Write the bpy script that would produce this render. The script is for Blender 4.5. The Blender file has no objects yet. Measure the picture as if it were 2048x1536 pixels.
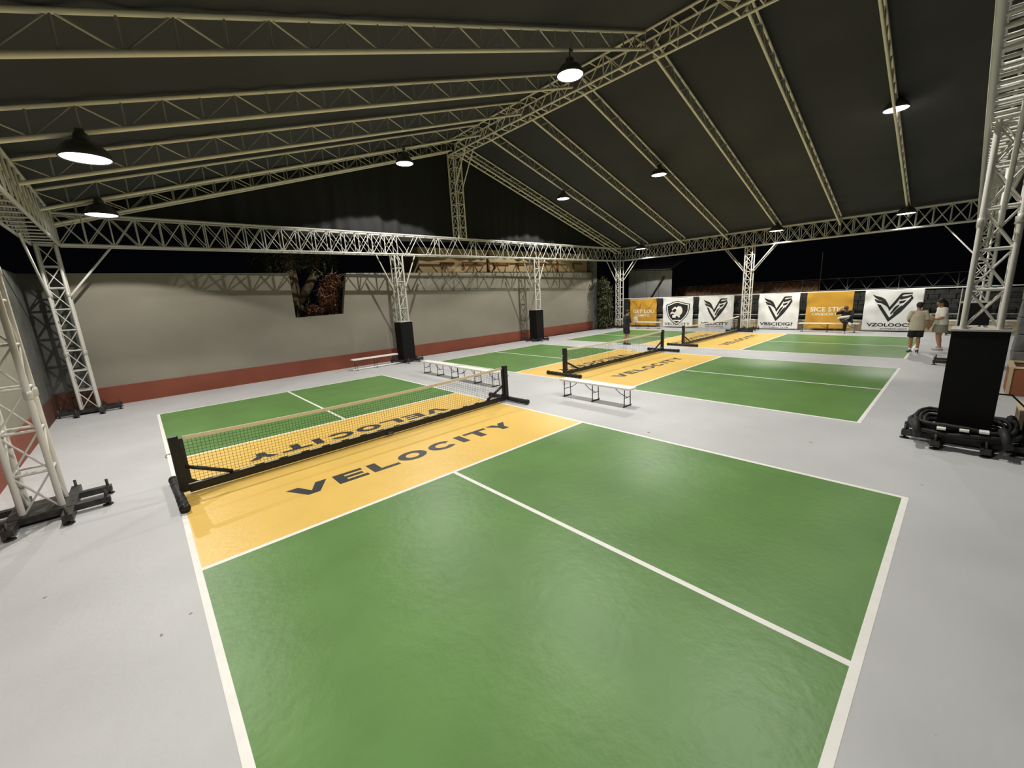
import bpy, bmesh, math, random
from mathutils import Vector, Matrix, Quaternion, noise
random.seed(7)
SC = bpy.context.scene
C = SC.collection
PI = math.pi
# ------------------------------------------------------------------ camera
CAM = Vector((0.006, -0.176, 2.471)); YAW, PITCH, ROLL, FPX = 0.7311, 0.21205, -0.0543, 816.9
cd = bpy.data.cameras.new('camera'); cam = bpy.data.objects.new('camera', cd); C.objects.link(cam)
cd.sensor_fit = 'HORIZONTAL'; cd.sensor_width = 36.0; cd.lens = FPX / 2048 * 36.0
cd.clip_start = 0.05; cd.clip_end = 200
fw = Vector((math.sin(YAW)*math.cos(PITCH), math.cos(YAW)*math.cos(PITCH), -math.sin(PITCH)))
rt = Vector((math.cos(YAW), -math.sin(YAW), 0)); up = rt.cross(fw)
r2 = rt*math.cos(ROLL) + up*math.sin(ROLL); u2 = up*math.cos(ROLL) - rt*math.sin(ROLL)
M = Matrix((r2, u2, -fw)).transposed().to_4x4(); M.translation = CAM
cam.matrix_world = M
SC.camera = cam
# ------------------------------------------------------------------ world (night sky) and exposure
w = bpy.data.worlds.new('night_sky'); SC.world = w; w.use_nodes = True
w.node_tree.nodes['Background'].inputs[0].default_value = (0.004, 0.0045, 0.006, 1)
w.node_tree.nodes['Background'].inputs[1].default_value = 0.25
SC.view_settings.view_transform = 'Standard'; SC.view_settings.look = 'None'
SC.view_settings.exposure = 0.0; SC.view_settings.gamma = 1.0; SC.view_settings.use_curve_mapping = False
LAMP_W = 900.0; LENS = 9.0; CONE = math.radians(131)
LAMP_COL = (1.0, 0.965, 0.895)

# ------------------------------------------------------------------ helpers
def mat(name, col, rough=0.6, metal=0.0, spec=0.5, nscale=0, namt=0.0, bump=0.0, bscale=40, detail=4, emit=None):
    m = bpy.data.materials.new(name); m.use_nodes = True
    nt = m.node_tree; b = nt.nodes['Principled BSDF']
    b.inputs['Base Color'].default_value = (*col, 1); b.inputs['Roughness'].default_value = rough
    b.inputs['Metallic'].default_value = metal; b.inputs['Specular IOR Level'].default_value = spec
    if nscale or bump:
        tc = nt.nodes.new('ShaderNodeTexCoord')
        geo = nt.nodes.new('ShaderNodeNewGeometry')
    if nscale:
        n = nt.nodes.new('ShaderNodeTexNoise'); n.inputs['Scale'].default_value = nscale; n.inputs['Detail'].default_value = detail
        nt.links.new(geo.outputs['Position'], n.inputs['Vector'])
        r = nt.nodes.new('ShaderNodeValToRGB')
        r.color_ramp.elements[0].position = 0.3; r.color_ramp.elements[1].position = 0.7
        r.color_ramp.elements[0].color = (*[c*(1-namt) for c in col], 1); r.color_ramp.elements[1].color = (*[min(1, c*(1+namt)) for c in col], 1)
        nt.links.new(n.outputs['Fac'], r.inputs['Fac']); nt.links.new(r.outputs['Color'], b.inputs['Base Color'])
    if bump:
        n2 = nt.nodes.new('ShaderNodeTexNoise'); n2.inputs['Scale'].default_value = bscale; n2.inputs['Detail'].default_value = 3
        nt.links.new(geo.outputs['Position'], n2.inputs['Vector'])
        bp = nt.nodes.new('ShaderNodeBump'); bp.inputs['Strength'].default_value = bump; bp.inputs['Distance'].default_value = 0.02
        nt.links.new(n2.outputs['Fac'], bp.inputs['Height']); nt.links.new(bp.outputs['Normal'], b.inputs['Normal'])
    if emit:
        b.inputs['Emission Color'].default_value = (*emit[:3], 1); b.inputs['Emission Strength'].default_value = emit[3]
    return m

def tag(o, label=None, cat=None, group=None, kind=None):
    if label: o['label'] = label
    if cat: o['category'] = cat
    if group: o['group'] = group
    if kind: o['kind'] = kind
    return o
def empty(name, loc, label=None, cat=None, group=None, rz=0):
    o = bpy.data.objects.new(name, None); C.objects.link(o); o.location = loc; o.rotation_euler = (0, 0, rz)
    o.empty_display_size = 0.1
    return tag(o, label, cat, group)
def link(name, me, parent=None):
    o = bpy.data.objects.new(name, me); C.objects.link(o)
    if parent: o.parent = parent
    return o
def finish(bm, name, m, parent=None, smooth=False):
    bmesh.ops.recalc_face_normals(bm, faces=bm.faces)
    me = bpy.data.meshes.new(name); bm.to_mesh(me); bm.free()
    me.materials.append(m)
    if smooth:
        for p in me.polygons: p.use_smooth = True
    return link(name, me, parent)
def bbox(bm, x0, x1, y0, y1, z0, z1, bev=0.0):
    v = [bm.verts.new((x, y, z)) for z in (z0, z1) for y in (y0, y1) for x in (x0, x1)]
    fs = [bm.faces.new([v[i] for i in f]) for f in ((0,2,3,1),(4,5,7,6),(0,1,5,4),(2,6,7,3),(0,4,6,2),(1,3,7,5))]
    if bev:
        es = list({e for f in fs for e in f.edges})
        bmesh.ops.bevel(bm, geom=es, offset=bev, segments=2, profile=0.7, affect='EDGES')
def box(name, m, b, parent=None, bev=0.0):
    bm = bmesh.new(); bbox(bm, *b, bev=bev); return finish(bm, name, m, parent)
def frame_of(d):
    d = d.normalized(); a = Vector((0,0,1)) if abs(d.z) < 0.9 else Vector((1,0,0))
    u = a.cross(d).normalized(); return u, d.cross(u)
def tube(bm, pts, rad, n=8, cap=True):
    pts = [Vector(p) for p in pts]; rings = []
    for i, p in enumerate(pts):
        d = (pts[min(i+1, len(pts)-1)] - pts[max(i-1, 0)])
        if i == 0: u, v = frame_of(d)
        else:
            dn = d.normalized(); u = (u - dn*u.dot(dn)).normalized(); v = dn.cross(u)
        r = rad[i] if isinstance(rad, (list, tuple)) else rad
        rx, ry = r if isinstance(r, (list, tuple)) else (r, r)
        rings.append([bm.verts.new(p + u*math.cos(2*PI*k/n)*rx + v*math.sin(2*PI*k/n)*ry) for k in range(n)])
    for a, b in zip(rings, rings[1:]):
        for k in range(n): bm.faces.new((a[k], a[(k+1)%n], b[(k+1)%n], b[k]))
    if cap: bm.faces.new(rings[0][::-1]); bm.faces.new(rings[-1])
def tubeobj(name, m, pts, rad, parent=None, n=8):
    bm = bmesh.new(); tube(bm, pts, rad, n); return finish(bm, name, m, parent, True)
def lathe(name, m, prof, parent=None, n=28, loc=(0,0,0)):
    bm = bmesh.new(); rings = []
    for r, z in prof:
        rings.append([bm.verts.new((loc[0]+r*math.cos(2*PI*k/n), loc[1]+r*math.sin(2*PI*k/n), loc[2]+z)) for k in range(n)] if r > 1e-5 else [bm.verts.new((loc[0], loc[1], loc[2]+z))])
    for a, b in zip(rings, rings[1:]):
        for k in range(n):
            q = [a[k % len(a)], a[(k+1) % len(a)], b[(k+1) % len(b)], b[k % len(b)]]
            q = list(dict.fromkeys(q))
            if len(q) > 2: bm.faces.new(q)
    return finish(bm, name, m, parent, True)
_rod = {}
def rodmesh(m, n):
    k = (m.name, n)
    if k not in _rod:
        bm = bmesh.new(); tube(bm, [(0,0,-0.5), (0,0,0.5)], 1.0, n)
        bmesh.ops.recalc_face_normals(bm, faces=bm.faces)
        me = bpy.data.meshes.new('rod'); bm.to_mesh(me); bm.free(); me.materials.append(m)
        for p in me.polygons: p.use_smooth = len(p.vertices) == 4
        _rod[k] = me
    return _rod[k]
def rod(name, m, a, b, r, parent, n=8):
    """round bar between world points a, b; parent is an unrotated Empty"""
    a, b = Vector(a), Vector(b); d = b - a
    o = bpy.data.objects.new(name, rodmesh(m, n)); C.objects.link(o)
    o.parent = parent
    o.location = (a + b)/2 - (parent.location if parent else Vector())
    o.rotation_mode = 'QUATERNION'; o.rotation_quaternion = Vector((0,0,1)).rotation_difference(d)
    o.scale = (r, r, d.length)
    return o

# ------------------------------------------------------------------ materials
def floor_mat():
    m = mat('painted_concrete', (0.515, 0.518, 0.525), 0.5, spec=0.35, nscale=0.9, namt=0.06, bump=0.12, bscale=14)
    nt = m.node_tree; b = nt.nodes['Principled BSDF']; geo = nt.nodes.new('ShaderNodeNewGeometry')
    n = nt.nodes.new('ShaderNodeTexNoise'); n.inputs['Scale'].default_value = 8.0; n.inputs['Detail'].default_value = 1.5
    nt.links.new(geo.outputs['Position'], n.inputs['Vector'])
    r = nt.nodes.new('ShaderNodeValToRGB'); r.color_ramp.elements[0].position = 0.76; r.color_ramp.elements[1].position = 0.78
    r.color_ramp.elements[0].color = (0,0,0,1); r.color_ramp.elements[1].color = (1,1,1,1)
    nt.links.new(n.outputs['Fac'], r.inputs['Fac'])
    mx = nt.nodes.new('ShaderNodeMix'); mx.data_type = 'RGBA'
    old = b.inputs['Base Color'].links[0].from_socket
    nt.links.new(r.outputs['Color'], mx.inputs['Factor']); nt.links.new(old, mx.inputs['A']); mx.inputs['B'].default_value = (0.22, 0.20, 0.17, 1)
    nt.links.new(mx.outputs['Result'], b.inputs['Base Color'])
    return m
def court_mat(name, col, amt):
    m = mat(name, col, 0.42, spec=0.4, nscale=1.3, namt=amt, bump=0.25, bscale=9)
    return m
FLOOR = floor_mat()
GREEN = court_mat('green_acrylic', (0.118, 0.245, 0.066), 0.10)
YELLOW = court_mat('yellow_acrylic', (0.84, 0.555, 0.135), 0.04)
LINE = mat('white_line_paint', (0.86, 0.85, 0.80), 0.55, nscale=6, namt=0.04)
LETTER = mat('charcoal_paint', (0.035, 0.036, 0.038), 0.5, nscale=5, namt=0.15)
WALLP = mat('beige_wall_paint', (0.265, 0.243, 0.200), 0.85, spec=0.2, nscale=0.7, namt=0.08, bump=0.1, bscale=6)
WALLSH = mat('wall_painted_shade', (0.10, 0.10, 0.092), 0.85, spec=0.2, nscale=2.2, namt=0.25)  # beige wall with the back-left corner's shade put into its colour
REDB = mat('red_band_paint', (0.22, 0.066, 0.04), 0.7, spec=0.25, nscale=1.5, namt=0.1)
REDSH = mat('band_painted_shade', (0.075, 0.026, 0.014), 0.75, nscale=2.5, namt=0.3)  # red band darkened in its colour for the same corner shade
TRUSS = mat('truss_white_paint', (0.60, 0.585, 0.54), 0.42, metal=0.0, spec=0.5)
CREAM = mat('rafter_cream_paint', (0.86, 0.80, 0.64), 0.45, spec=0.45)
DKUP = mat('dull_grey_steel', (0.34, 0.325, 0.29), 0.55, metal=0.1)
GALV = mat('galvanised_steel', (0.55, 0.54, 0.50), 0.4, metal=0.35)
STEELD = mat('dark_base_steel', (0.045, 0.043, 0.04), 0.5, metal=0.5, nscale=12, namt=0.5)
BLACKP = mat('matt_black_panel', (0.007, 0.007, 0.0068), 0.75, spec=0.2)
BLACKM = mat('black_powder_coat', (0.012, 0.012, 0.012), 0.4, spec=0.4)
RUBBER = mat('black_rubber', (0.014, 0.014, 0.014), 0.65)
ROOF = mat('roof_black_fabric', (0.053, 0.053, 0.057), 0.8, spec=0.2, nscale=0.35, namt=0.18)
CURT = mat('black_curtain', (0.031, 0.0315, 0.032), 0.9, spec=0.1)
LAMPB = mat('lamp_black_shell', (0.06, 0.06, 0.058), 0.45)
LENSM = mat('lamp_lens', (0.9, 0.9, 0.9), 0.4, emit=(1, 0.98, 0.94, LENS))
NETB = mat('black_net_cord', (0.012, 0.012, 0.012), 0.7)
TAPE = mat('cream_net_tape', (0.66, 0.58, 0.42), 0.75)
TAPEW = mat('white_net_tape', (0.78, 0.76, 0.68), 0.75)
WHITEP = mat('white_plastic', (0.86, 0.85, 0.80), 0.45)
WIRE = mat('black_leg_tube', (0.02, 0.02, 0.02), 0.4)
BANW = mat('white_banner_cloth', (0.80, 0.80, 0.78), 0.75)
BANO = mat('orange_banner_cloth', (0.56, 0.30, 0.028), 0.75)
PRK = mat('black_print', (0.012, 0.012, 0.012), 0.7)
PRW = mat('white_print', (0.85, 0.82, 0.74), 0.7)
PRO = mat('dark_orange_print', (0.36, 0.17, 0.012), 0.7)
STONE = mat('dark_stone', (0.030, 0.030, 0.027), 0.9, nscale=7, namt=0.5, bump=0.6, bscale=18)
MORT = mat('dark_mortar', (0.016, 0.016, 0.014), 0.95)
LEDGE = mat('beige_ledge', (0.52, 0.43, 0.27), 0.8, nscale=3, namt=0.12)
LEAF = mat('dark_leaves', (0.075, 0.082, 0.036), 0.6, nscale=3, namt=0.5)
LEAFR = mat('dry_red_brush', (0.34, 0.15, 0.08), 0.8, nscale=9, namt=0.6)
BARK = mat('bark', (0.10, 0.075, 0.045), 0.9, nscale=6, namt=0.4, bump=0.8, bscale=12)
TWIG = mat('pale_twig', (0.30, 0.25, 0.17), 0.8)
FACADE = mat('ochre_facade', (0.33, 0.245, 0.125), 0.85, nscale=0.8, namt=0.18)
RUST = mat('rust_brown_trim', (0.16, 0.055, 0.022), 0.8, nscale=5, namt=0.4)
BRICK = mat('dim_brick', (0.30, 0.15, 0.085), 0.9, nscale=6, namt=0.5)
SHEET = mat('grey_sheet_metal', (0.34, 0.34, 0.33), 0.5, metal=0.3, nscale=1.5, namt=0.15)
CONC = mat('grey_concrete', (0.14, 0.14, 0.13), 0.9, nscale=5, namt=0.35, bump=0.5, bscale=12)

# ------------------------------------------------------------------ the setting
XL, XR, YB, YF, ZB, ZT = -1.28, 24.2, 15.5, -0.35, 4.33, 5.08
XRG, RZ, SL = 11.43, 8.70, 0.312
def struct(name, m, b, bev=0.0):
    return tag(box(name, m, b, bev=bev), kind='structure')
struct('floor', FLOOR, (-4, 40, -5, 16.3, -0.12, 0))
NX0, NX1, NXT, NZ, WH = 4.36, 6.10, 6.42, 2.13, 3.69      # the broken-out notch
def wall_y(x): return 16.12 + 0.021*(x+2)
def backwall():
    bm = bmesh.new(); t = 0.2
    outl = [(-2.1, 0), (22.6, 0), (22.6, WH), (NXT, WH), (NXT-0.10, 3.2), (NX1+0.12, 2.75), (NX1, NZ+0.01), (NX0, NZ-0.02), (NX0, WH), (-2.1, WH)]
    f = [bm.verts.new((x, wall_y(x), z)) for x, z in outl]; g = [bm.verts.new((x, wall_y(x)+t, z)) for x, z in outl]
    bm.faces.new(f); bm.faces.new(g[::-1])
    for i in range(len(f)): bm.faces.new((f[i], f[(i+1)%len(f)], g[(i+1)%len(f)], g[i]))
    bm.normal_update(); bmesh.ops.triangulate(bm, faces=bm.faces)
    return tag(finish(bm, 'wall_back', WALLP), kind='structure')
backwall()
def band(name, m, x0, x1):
    bm = bmesh.new()
    for x in (x0, x1):
        for dy, z in ((-0.03, 0), (-0.03, 0.53), (0.0, 0.54), (0.0, 0)): bm.verts.new((x, wall_y(x)+dy, z))
    v = list(bm.verts)
    for i in range(4): bm.faces.new((v[i], v[(i+1)%4], v[4+(i+1)%4], v[4+i]))
    bm.faces.new(v[:4]); bm.faces.new(v[4:])
    return tag(finish(bm, name, m), kind='structure')
band('baseboard_back', REDB, -2.1, 22.6)
struct('wall_left', WALLP, (-2.15, -1.95, -5, 12.9, 0, 2.66))
struct('baseboard_left', REDB, (-1.95, -1.92, -5, 12.9, 0, 0.53))
struct('wall_corner', WALLSH, (-2.3, -1.95, 12.9, 16.15, 0, 3.66))  # left wall end, shade painted in by the darker colour
struct('baseboard_corner', REDSH, (-1.95, -1.925, 12.9, 16.08, 0, 0.53))
struct('wall_shade_back', WALLSH, (-1.95, -1.18, 16.06, 16.13, 0, 3.66))  # thin slab added over the back wall to carry the painted shade
struct('baseboard_shade_back', REDSH, (-1.925, -1.15, 16.035, 16.06, 0, 0.53))  # band strip on the added slab, shade painted in
struct('wall_end_pier', CONC, (22.6, 23.0, 16.5, 17.2, 0, 5.2))

# roof cloth: two wrinkled slopes, one object each
def roof(name, sgn):
    bm = bmesh.new(); NXs, NYs = 110, 120; x_out = 13.1; y0, y1 = -1.2, 16.05
    ry = [15.5, 13.4, 11.1, 8.8, 6.35, 4.05, 1.85, -0.38]
    g = []
    for i in range(NXs+1):
        d = 0.0 + x_out*i/NXs; row = []
        for j in range(NYs+1):
            y = y0 + (y1-y0)*j/NYs
            near = min(abs(y-r) for r in ry)
            sag = -0.05*min(1, near/1.1)**2*0 + 0.05*min(1, near/1.1)
            wr = 0.10*math.exp(-near*1.2)*math.sin(d*8+y*2.5)*max(0, min(1, (d-4)/5))*noise.noise((d*0.4, y*0.3, 3))
            row.append(bm.verts.new((XRG+sgn*d, y, RZ - SL*d + 0.45 + sag + wr)))
        g.append(row)
    for i in range(NXs):
        for j in range(NYs): bm.faces.new((g[i][j], g[i+1][j], g[i+1][j+1], g[i][j+1]))
    return tag(finish(bm, name, ROOF, None, True), kind='structure')
roof('ceiling_left', -1); roof('ceiling_right', 1)
# gable curtain: one hanging cloth with folds
def curtain(y, name, label):
    bm = bmesh.new(); N, K = 560, 14; x0, x1 = XL-0.2, XR+0.25; g = []
    for i in range(N+1):
        x = x0+(x1-x0)*i/N; top = RZ - SL*abs(x-XRG) + 0.43; bot = 4.98 + 0.1*noise.noise((x*0.5, 0, 9))
        row = []
        for k in range(K+1):
            t = k/K; z = bot + (top-bot)*t
            a = 0.20*noise.noise((x*1.9, z*0.25, 1)) + 0.11*math.sin(x*10+3*noise.noise((x*.6, z*.3, 5)))*(0.4+noise.noise((x*.8, 2, 2)))
            row.append(bm.verts.new((x, y + a*(1-0.5*t), z)))
        g.append(row)
    for i in range(N):
        for k in range(K): bm.faces.new((g[i][k], g[i+1][k], g[i+1][k+1], g[i][k+1]))
    return tag(finish(bm, name, CURT, None, True), label, 'curtain')
curtain(YB+0.50, 'gable_curtain', 'black curtain hanging in the gable above the long back truss')

# ------------------------------------------------------------------ courts
def ring(cx, cy, rx, ry, n=40, a0=0, a1=2*PI):
    return [(cx+rx*math.cos(a0+(a1-a0)*i/n), cy+ry*math.sin(a0+(a1-a0)*i/n)) for i in range(n+1)]
def glyphs():
    """VELOCITY, x along the net in metres from the V, y up, letter height 0.355"""
    H = 0.355; s = 0.145; h = 0.085; out = {}
    out['letter_v'] = [[(0, H), (0.155, H), (0.268, 0.115), (0.385, H), (0.54, H), (0.345, 0), (0.192, 0)]]
    x = 0.615; out['letter_e'] = [[(x, 0), (x+.44, 0), (x+.44, h), (x+s, h), (x+s, .137), (x+.40, .137), (x+.40, .218), (x+s, .218), (x+s, H-h), (x+.43, H-h), (x+.43, H), (x, H)]]
    x = 1.13; out['letter_l'] = [[(x, 0), (x+.43, 0), (x+.43, h), (x+s, h), (x+s, H), (x, H)]]
    o = ring(1.855, H/2, 0.245, H/2+.012); i = ring(1.855, H/2, 0.115, 0.095)
    out['letter_o'] = (o, i)
    a = 0.62; co = ring(2.425, H/2, 0.25, H/2+.012, 34, a, 2*PI-a); ci = ring(2.425, H/2, 0.125, 0.095, 34, a*0.9, 2*PI-a*0.9)
    out['letter_c'] = (co, ci)
    x = 2.765; out['letter_i'] = [[(x, 0), (x+.145, 0), (x+.145, H), (x, H)]]
    x = 2.97; out['letter_t'] = [[(x+.18, 0), (x+.325, 0), (x+.325, H-h), (x+.505, H-h), (x+.505, H), (x, H), (x, H-h), (x+.18, H-h)]]
    x = 3.53; out['letter_y'] = [[(x+.16, 0), (x+.305, 0), (x+.305, .145), (x+.465, H), (x+.30, H), (x+.232, .235), (x+.165, H), (x, H), (x+.16, .145)]]
    return out
def poly_slab(bm, pts, z0, z1, tf):
    pts = [p for k, p in enumerate(pts) if k == 0 or (Vector(p)-Vector(pts[k-1])).length > 1e-5]
    if (Vector(pts[0])-Vector(pts[-1])).length < 1e-5: pts = pts[:-1]
    a = [bm.verts.new(tf(x, y, z1)) for x, y in pts]; b = [bm.verts.new(tf(x, y, z0)) for x, y in pts]
    f = bm.faces.new(a); n = len(a)
    for i in range(n): bm.faces.new((a[i], b[i], b[(i+1)%n], a[(i+1)%n]))
    bm.normal_update(); bmesh.ops.triangulate(bm, faces=[f])
def strip_slab(bm, o, i, z0, z1, tf):
    V = [[bm.verts.new(tf(x, y, z)) for x, y in l] for l in (o, i) for z in (z1, z0)]
    for a, b in ((0, 2), (1, 3), (0, 1), (2, 3)):
        for k in range(len(o)-1): bm.faces.new((V[a][k], V[a][k+1], V[b][k+1], V[b][k]))
W, LN, KI = 6.10, 13.41, 2.134
def court(x0, y0, label, LW=0.056):
    t = empty('pickleball_court', (x0, y0, 0), label, 'court', 'pickleball courts')
    m = LN/2; k0, k1 = m-KI, m+KI; h = LW/2; c = W/2
    zs = 0.0015
    for xa, xb in ((LW, c-h), (c+h, W-LW)):
        for ya, yb in ((LW, k0), (k1, LN-LW)):
            box('service_box', GREEN, (xa, xb, ya, yb, 0, zs), t)
    box('kitchen', YELLOW, (LW, W-LW, k0+LW, k1-LW, 0, zs), t)
    zl = 0.002
    box('sideline', LINE, (0, LW, 0, LN, 0, zl), t); box('sideline', LINE, (W-LW, W, 0, LN, 0, zl), t)
    box('baseline', LINE, (LW, W-LW, 0, LW, 0, zl), t); box('baseline', LINE, (LW, W-LW, LN-LW, LN, 0, zl), t)
    box('kitchen_line', LINE, (LW, W-LW, k0, k0+LW, 0, zl), t); box('kitchen_line', LINE, (LW, W-LW, k1-LW, k1, 0, zl), t)
    box('centre_line', LINE, (c-h, c+h, LW, k0, 0, zl), t); box('centre_line', LINE, (c-h, c+h, k1, LN-LW, 0, zl), t)
    for flip in (0, 1):
        for nm, polys in glyphs().items():
            bm = bmesh.new()
            for p in ([None] if isinstance(polys, tuple) else polys):
                if flip: tf = lambda x, y, z: (W-1.12-x, LN-5.495-y, z)
                else: tf = lambda x, y, z: (1.12+x, 5.495+y, z)
                if p is None: strip_slab(bm, *polys, zs-0.001, zl+0.0005, tf)
                else: poly_slab(bm, p, zs-0.001, zl+0.0005, tf)
            finish(bm, nm, LETTER, t)
    return t
court(0.0, 0.0, 'green and yellow pickleball court nearest the camera, with large VELOCITY lettering')
court(8.93, 0.815, 'middle green and yellow pickleball court, behind the white benches')
court(16.80, 0.85, 'farthest green and yellow pickleball court, in front of the hanging banners')

# ------------------------------------------------------------------ nets
def net(pl, pr, label, tape, h=0.84):
    L = Vector((pl[0], pl[1], 0)); Rr = Vector((pr[0], pr[1], 0)); d = Rr-L; ln = d.length; rz = math.atan2(d.y, d.x)
    t = empty('portable_net', L+Vector((0, 0, .003)), label, 'net', 'portable nets on the courts', rz)
    def sag(x): return h - 0.055*4*(x/ln)*(1-x/ln)
    for sx, x in ((1, 0.0), (-1, ln)):
        bm = bmesh.new(); bbox(bm, x-0.055, x+0.055, -0.045, 0.045, 0.06, h+0.02, 0.01)
        post = finish(bm, 'post', BLACKM, t)
        for k in range(6):
            bm = bmesh.new(); tube(bm, [(x, -0.046, 0.2+k*0.1), (x, -0.039, 0.2+k*0.1)], 0.009, 8); finish(bm, 'bolt', STEELD, post)
        box('upright_sleeve', RUBBER, (min(x+sx*.055, x+sx*.10), max(x+sx*.055, x+sx*.10), -0.02, 0.02, 0.12, h-0.03), t)
        bm = bmesh.new(); tube(bm, [(x+sx*0.04, 0, 0.42), (x+sx*0.58, 0, 0.16)], 0.028, 8); br = finish(bm, 'diagonal_brace', BLACKM, t, True)
        bm = bmesh.new()
        pts = [(x+sx*0.05, 0.10), (x+sx*0.24, 0.10), (x+sx*0.05, 0.26)]
        for yy in (-0.012, 0.012): [bm.verts.new((a, yy, b)) for a, b in pts]
        v = list(bm.verts); bm.faces.new(v[:3]); bm.faces.new(v[3:])
        for i in range(3): bm.faces.new((v[i], v[(i+1)%3], v[3+(i+1)%3], v[3+i]))
        finish(bm, 'gusset', BLACKM, t)
        fx = x - sx*0.07
        bm = bmesh.new(); tube(bm, [(fx, -0.62, 0.06), (fx, 0.62, 0.06)], 0.05, 12); ft = finish(bm, 'foot', RUBBER, t, True)
        for yy in (-0.63, 0.63):
            bm = bmesh.new(); tube(bm, [(fx, yy-0.03, 0.06), (fx, yy+0.03, 0.06)], 0.06, 12); finish(bm, 'end_cap', BLACKM, ft, True)
        for yy in (-0.46, -0.31, 0.31, 0.46):
            bm = bmesh.new(); tube(bm, [(fx, yy-0.012, 0.06), (fx, yy+0.012, 0.06)], 0.056, 12); finish(bm, 'clamp_ring', BLACKM, ft, True)
        bm = bmesh.new(); tube(bm, [(x-sx*.06, 0, 0.63), (x-sx*.10, 0, 0.63), (x-sx*.115, 0, 0.60), (x-sx*.10, 0, 0.585)], 0.008, 6); finish(bm, 'hook', GALV, t, True)
    bm = bmesh.new(); bbox(bm, 0.05, ln-0.05, -0.05, 0.05, 0.035, 0.150, 0.02); finish(bm, 'base_bar', BLACKM, t)
    bm = bmesh.new(); tube(bm, [(ln/2-.07, -0.05, 0.06), (ln/2+.07, -0.05, 0.06)], 0.028, 10); finish(bm, 'joint_clamp', STEELD, t, True)
    # top tape
    bm = bmesh.new(); N = 30; x0, x1 = 0.10, ln-0.10; rows = []
    for i in range(N+1):
        x = x0+(x1-x0)*i/N; zt = sag(x); rows.append([bm.verts.new((x, yy, zz)) for yy, zz in ((-0.011, zt-0.05), (-0.011, zt), (0.011, zt), (0.011, zt-0.05))])
    for a, b in zip(rows, rows[1:]):
        for k in range(4): bm.faces.new((a[k], a[(k+1)%4], b[(k+1)%4], b[k]))
    bm.faces.new(rows[0]); bm.faces.new(rows[-1]); finish(bm, 'top_tape', tape, t)
    # cord mesh: real cords
    bm = bmesh.new(); r = 0.0023; cell = 0.047; nx = int((x1-x0)/cell)
    def cord(p, q):
        u, v = frame_of(q-p); a = [bm.verts.new(p+u*cx*r+v*cy*r) for cx, cy in ((1, 0), (-.5, .87), (-.5, -.87))]; b = [bm.verts.new(q+u*cx*r+v*cy*r) for cx, cy in ((1, 0), (-.5, .87), (-.5, -.87))]
        for k in range(3): bm.faces.new((a[k], a[(k+1)%3], b[(k+1)%3], b[k]))
    def pt(i, f):
        x = x0+(x1-x0)*i/nx; return Vector((x, 0.006*math.sin(i*.4), 0.155+(sag(x)-0.05-0.155)*f))
    nz = 14
    for i in range(nx+1):
        cord(pt(i, 0), pt(i, 1))
    for k in range(nz+1):
        for i in range(0, nx, 6): cord(pt(i, k/nz), pt(min(nx, i+6), k/nz))
    tag(finish(bm, 'mesh_cords', NETB, t), kind='stuff')
    bm = bmesh.new()
    for i in range(0, nx, 7):
        p = pt(i, 0); bbox(bm, p.x-0.10, p.x+0.10, -0.03, -0.012, 0.149, 0.160)
    tag(finish(bm, 'lacing', TAPEW, t), 'pale lacing straps along the bottom bar', kind='stuff')
    return t
net((0.10, 6.84), (6.26, 7.04), 'black portable net with cream tape on the nearest court', TAPE)
net((9.38, 7.83), (15.22, 7.76), 'black portable net on the middle court behind the benches', TAPEW, 0.83)
net((17.02, 7.77), (23.15, 7.70), 'black portable net on the farthest court near the banners', TAPEW, 0.84)

# ------------------------------------------------------------------ trusses
CR, VR, DR = 0.033, 0.019, 0.0125
def truss(t, p0, p1, up, w, h, style='x', pitch=0.5, m=TRUSS, cr=CR, rungs=True, front=0, div=1):
    """box truss between axis points p0 -> p1 (axis = centre of the box); up is the box's height direction"""
    p0, p1, up = Vector(p0), Vector(p1), Vector(up).normalized(); d = (p1-p0); L = d.length; d.normalize()
    sd = d.cross(up).normalized(); n = max(1, round(L/pitch)); st = L/n
    cor = {(a, b): sd*a*w/2 + up*b*h/2 for a in (-1, 1) for b in (-1, 1)}
    for c in cor.values(): rod('chord', m, p0+c, p1+c, cr, t, 10)
    for a in (-1, 1):
        lo, hi = cor[(a, -1)], cor[(a, 1)]
        for i in range(n+1):
            if style != 'z' or i % 4 == 0: rod('upright', m, p0+d*st*i+lo, p0+d*st*i+hi, VR, t, 6)
        for i in range(n):
            q, s = p0+d*st*i, p0+d*st*(i+1)
            if style == 'x' and front == 0: rod('diagonal', m, q+lo, s+hi, DR, t, 6); rod('diagonal', m, q+hi, s+lo, DR, t, 6)
            elif front == 3: pass
            elif front == 1:
                if a == 1: rod('diagonal', m, q+lo, s+hi, DR*1.3, t, 6); rod('diagonal', m, q+hi, s+lo, DR*1.3, t, 6)
            elif i % 2 == 0: rod('diagonal', m, q+hi, s+lo, DR*1.25, t, 6)
            else: rod('diagonal', m, q+lo, s+hi, DR*1.25, t, 6)
    for b in (-1, 1):
        le, ri = cor[(-1, b)], cor[(1, b)]
        for i in range(n*div+1): rod('rung', m, p0+d*st*i/div+le, p0+d*st*i/div+ri, VR, t, 6)
        if rungs == 'z':
            for i in range(n):
                q, s = p0+d*st*i, p0+d*st*(i+1)
                rod('diagonal', m, q+(le if i % 2 else ri), s+(ri if i % 2 else le), DR*1.2, t, 6)
        if rungs == 'x' and front != 1 and not (front >= 2 and b > 0):
            for i in range(n):
                q, s = p0+d*st*i, p0+d*st*(i+1)
                rod('diagonal', m, q+le, s+ri, DR, t, 6); rod('diagonal', m, q+ri, s+le, DR, t, 6)
CW = 0.34
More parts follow.
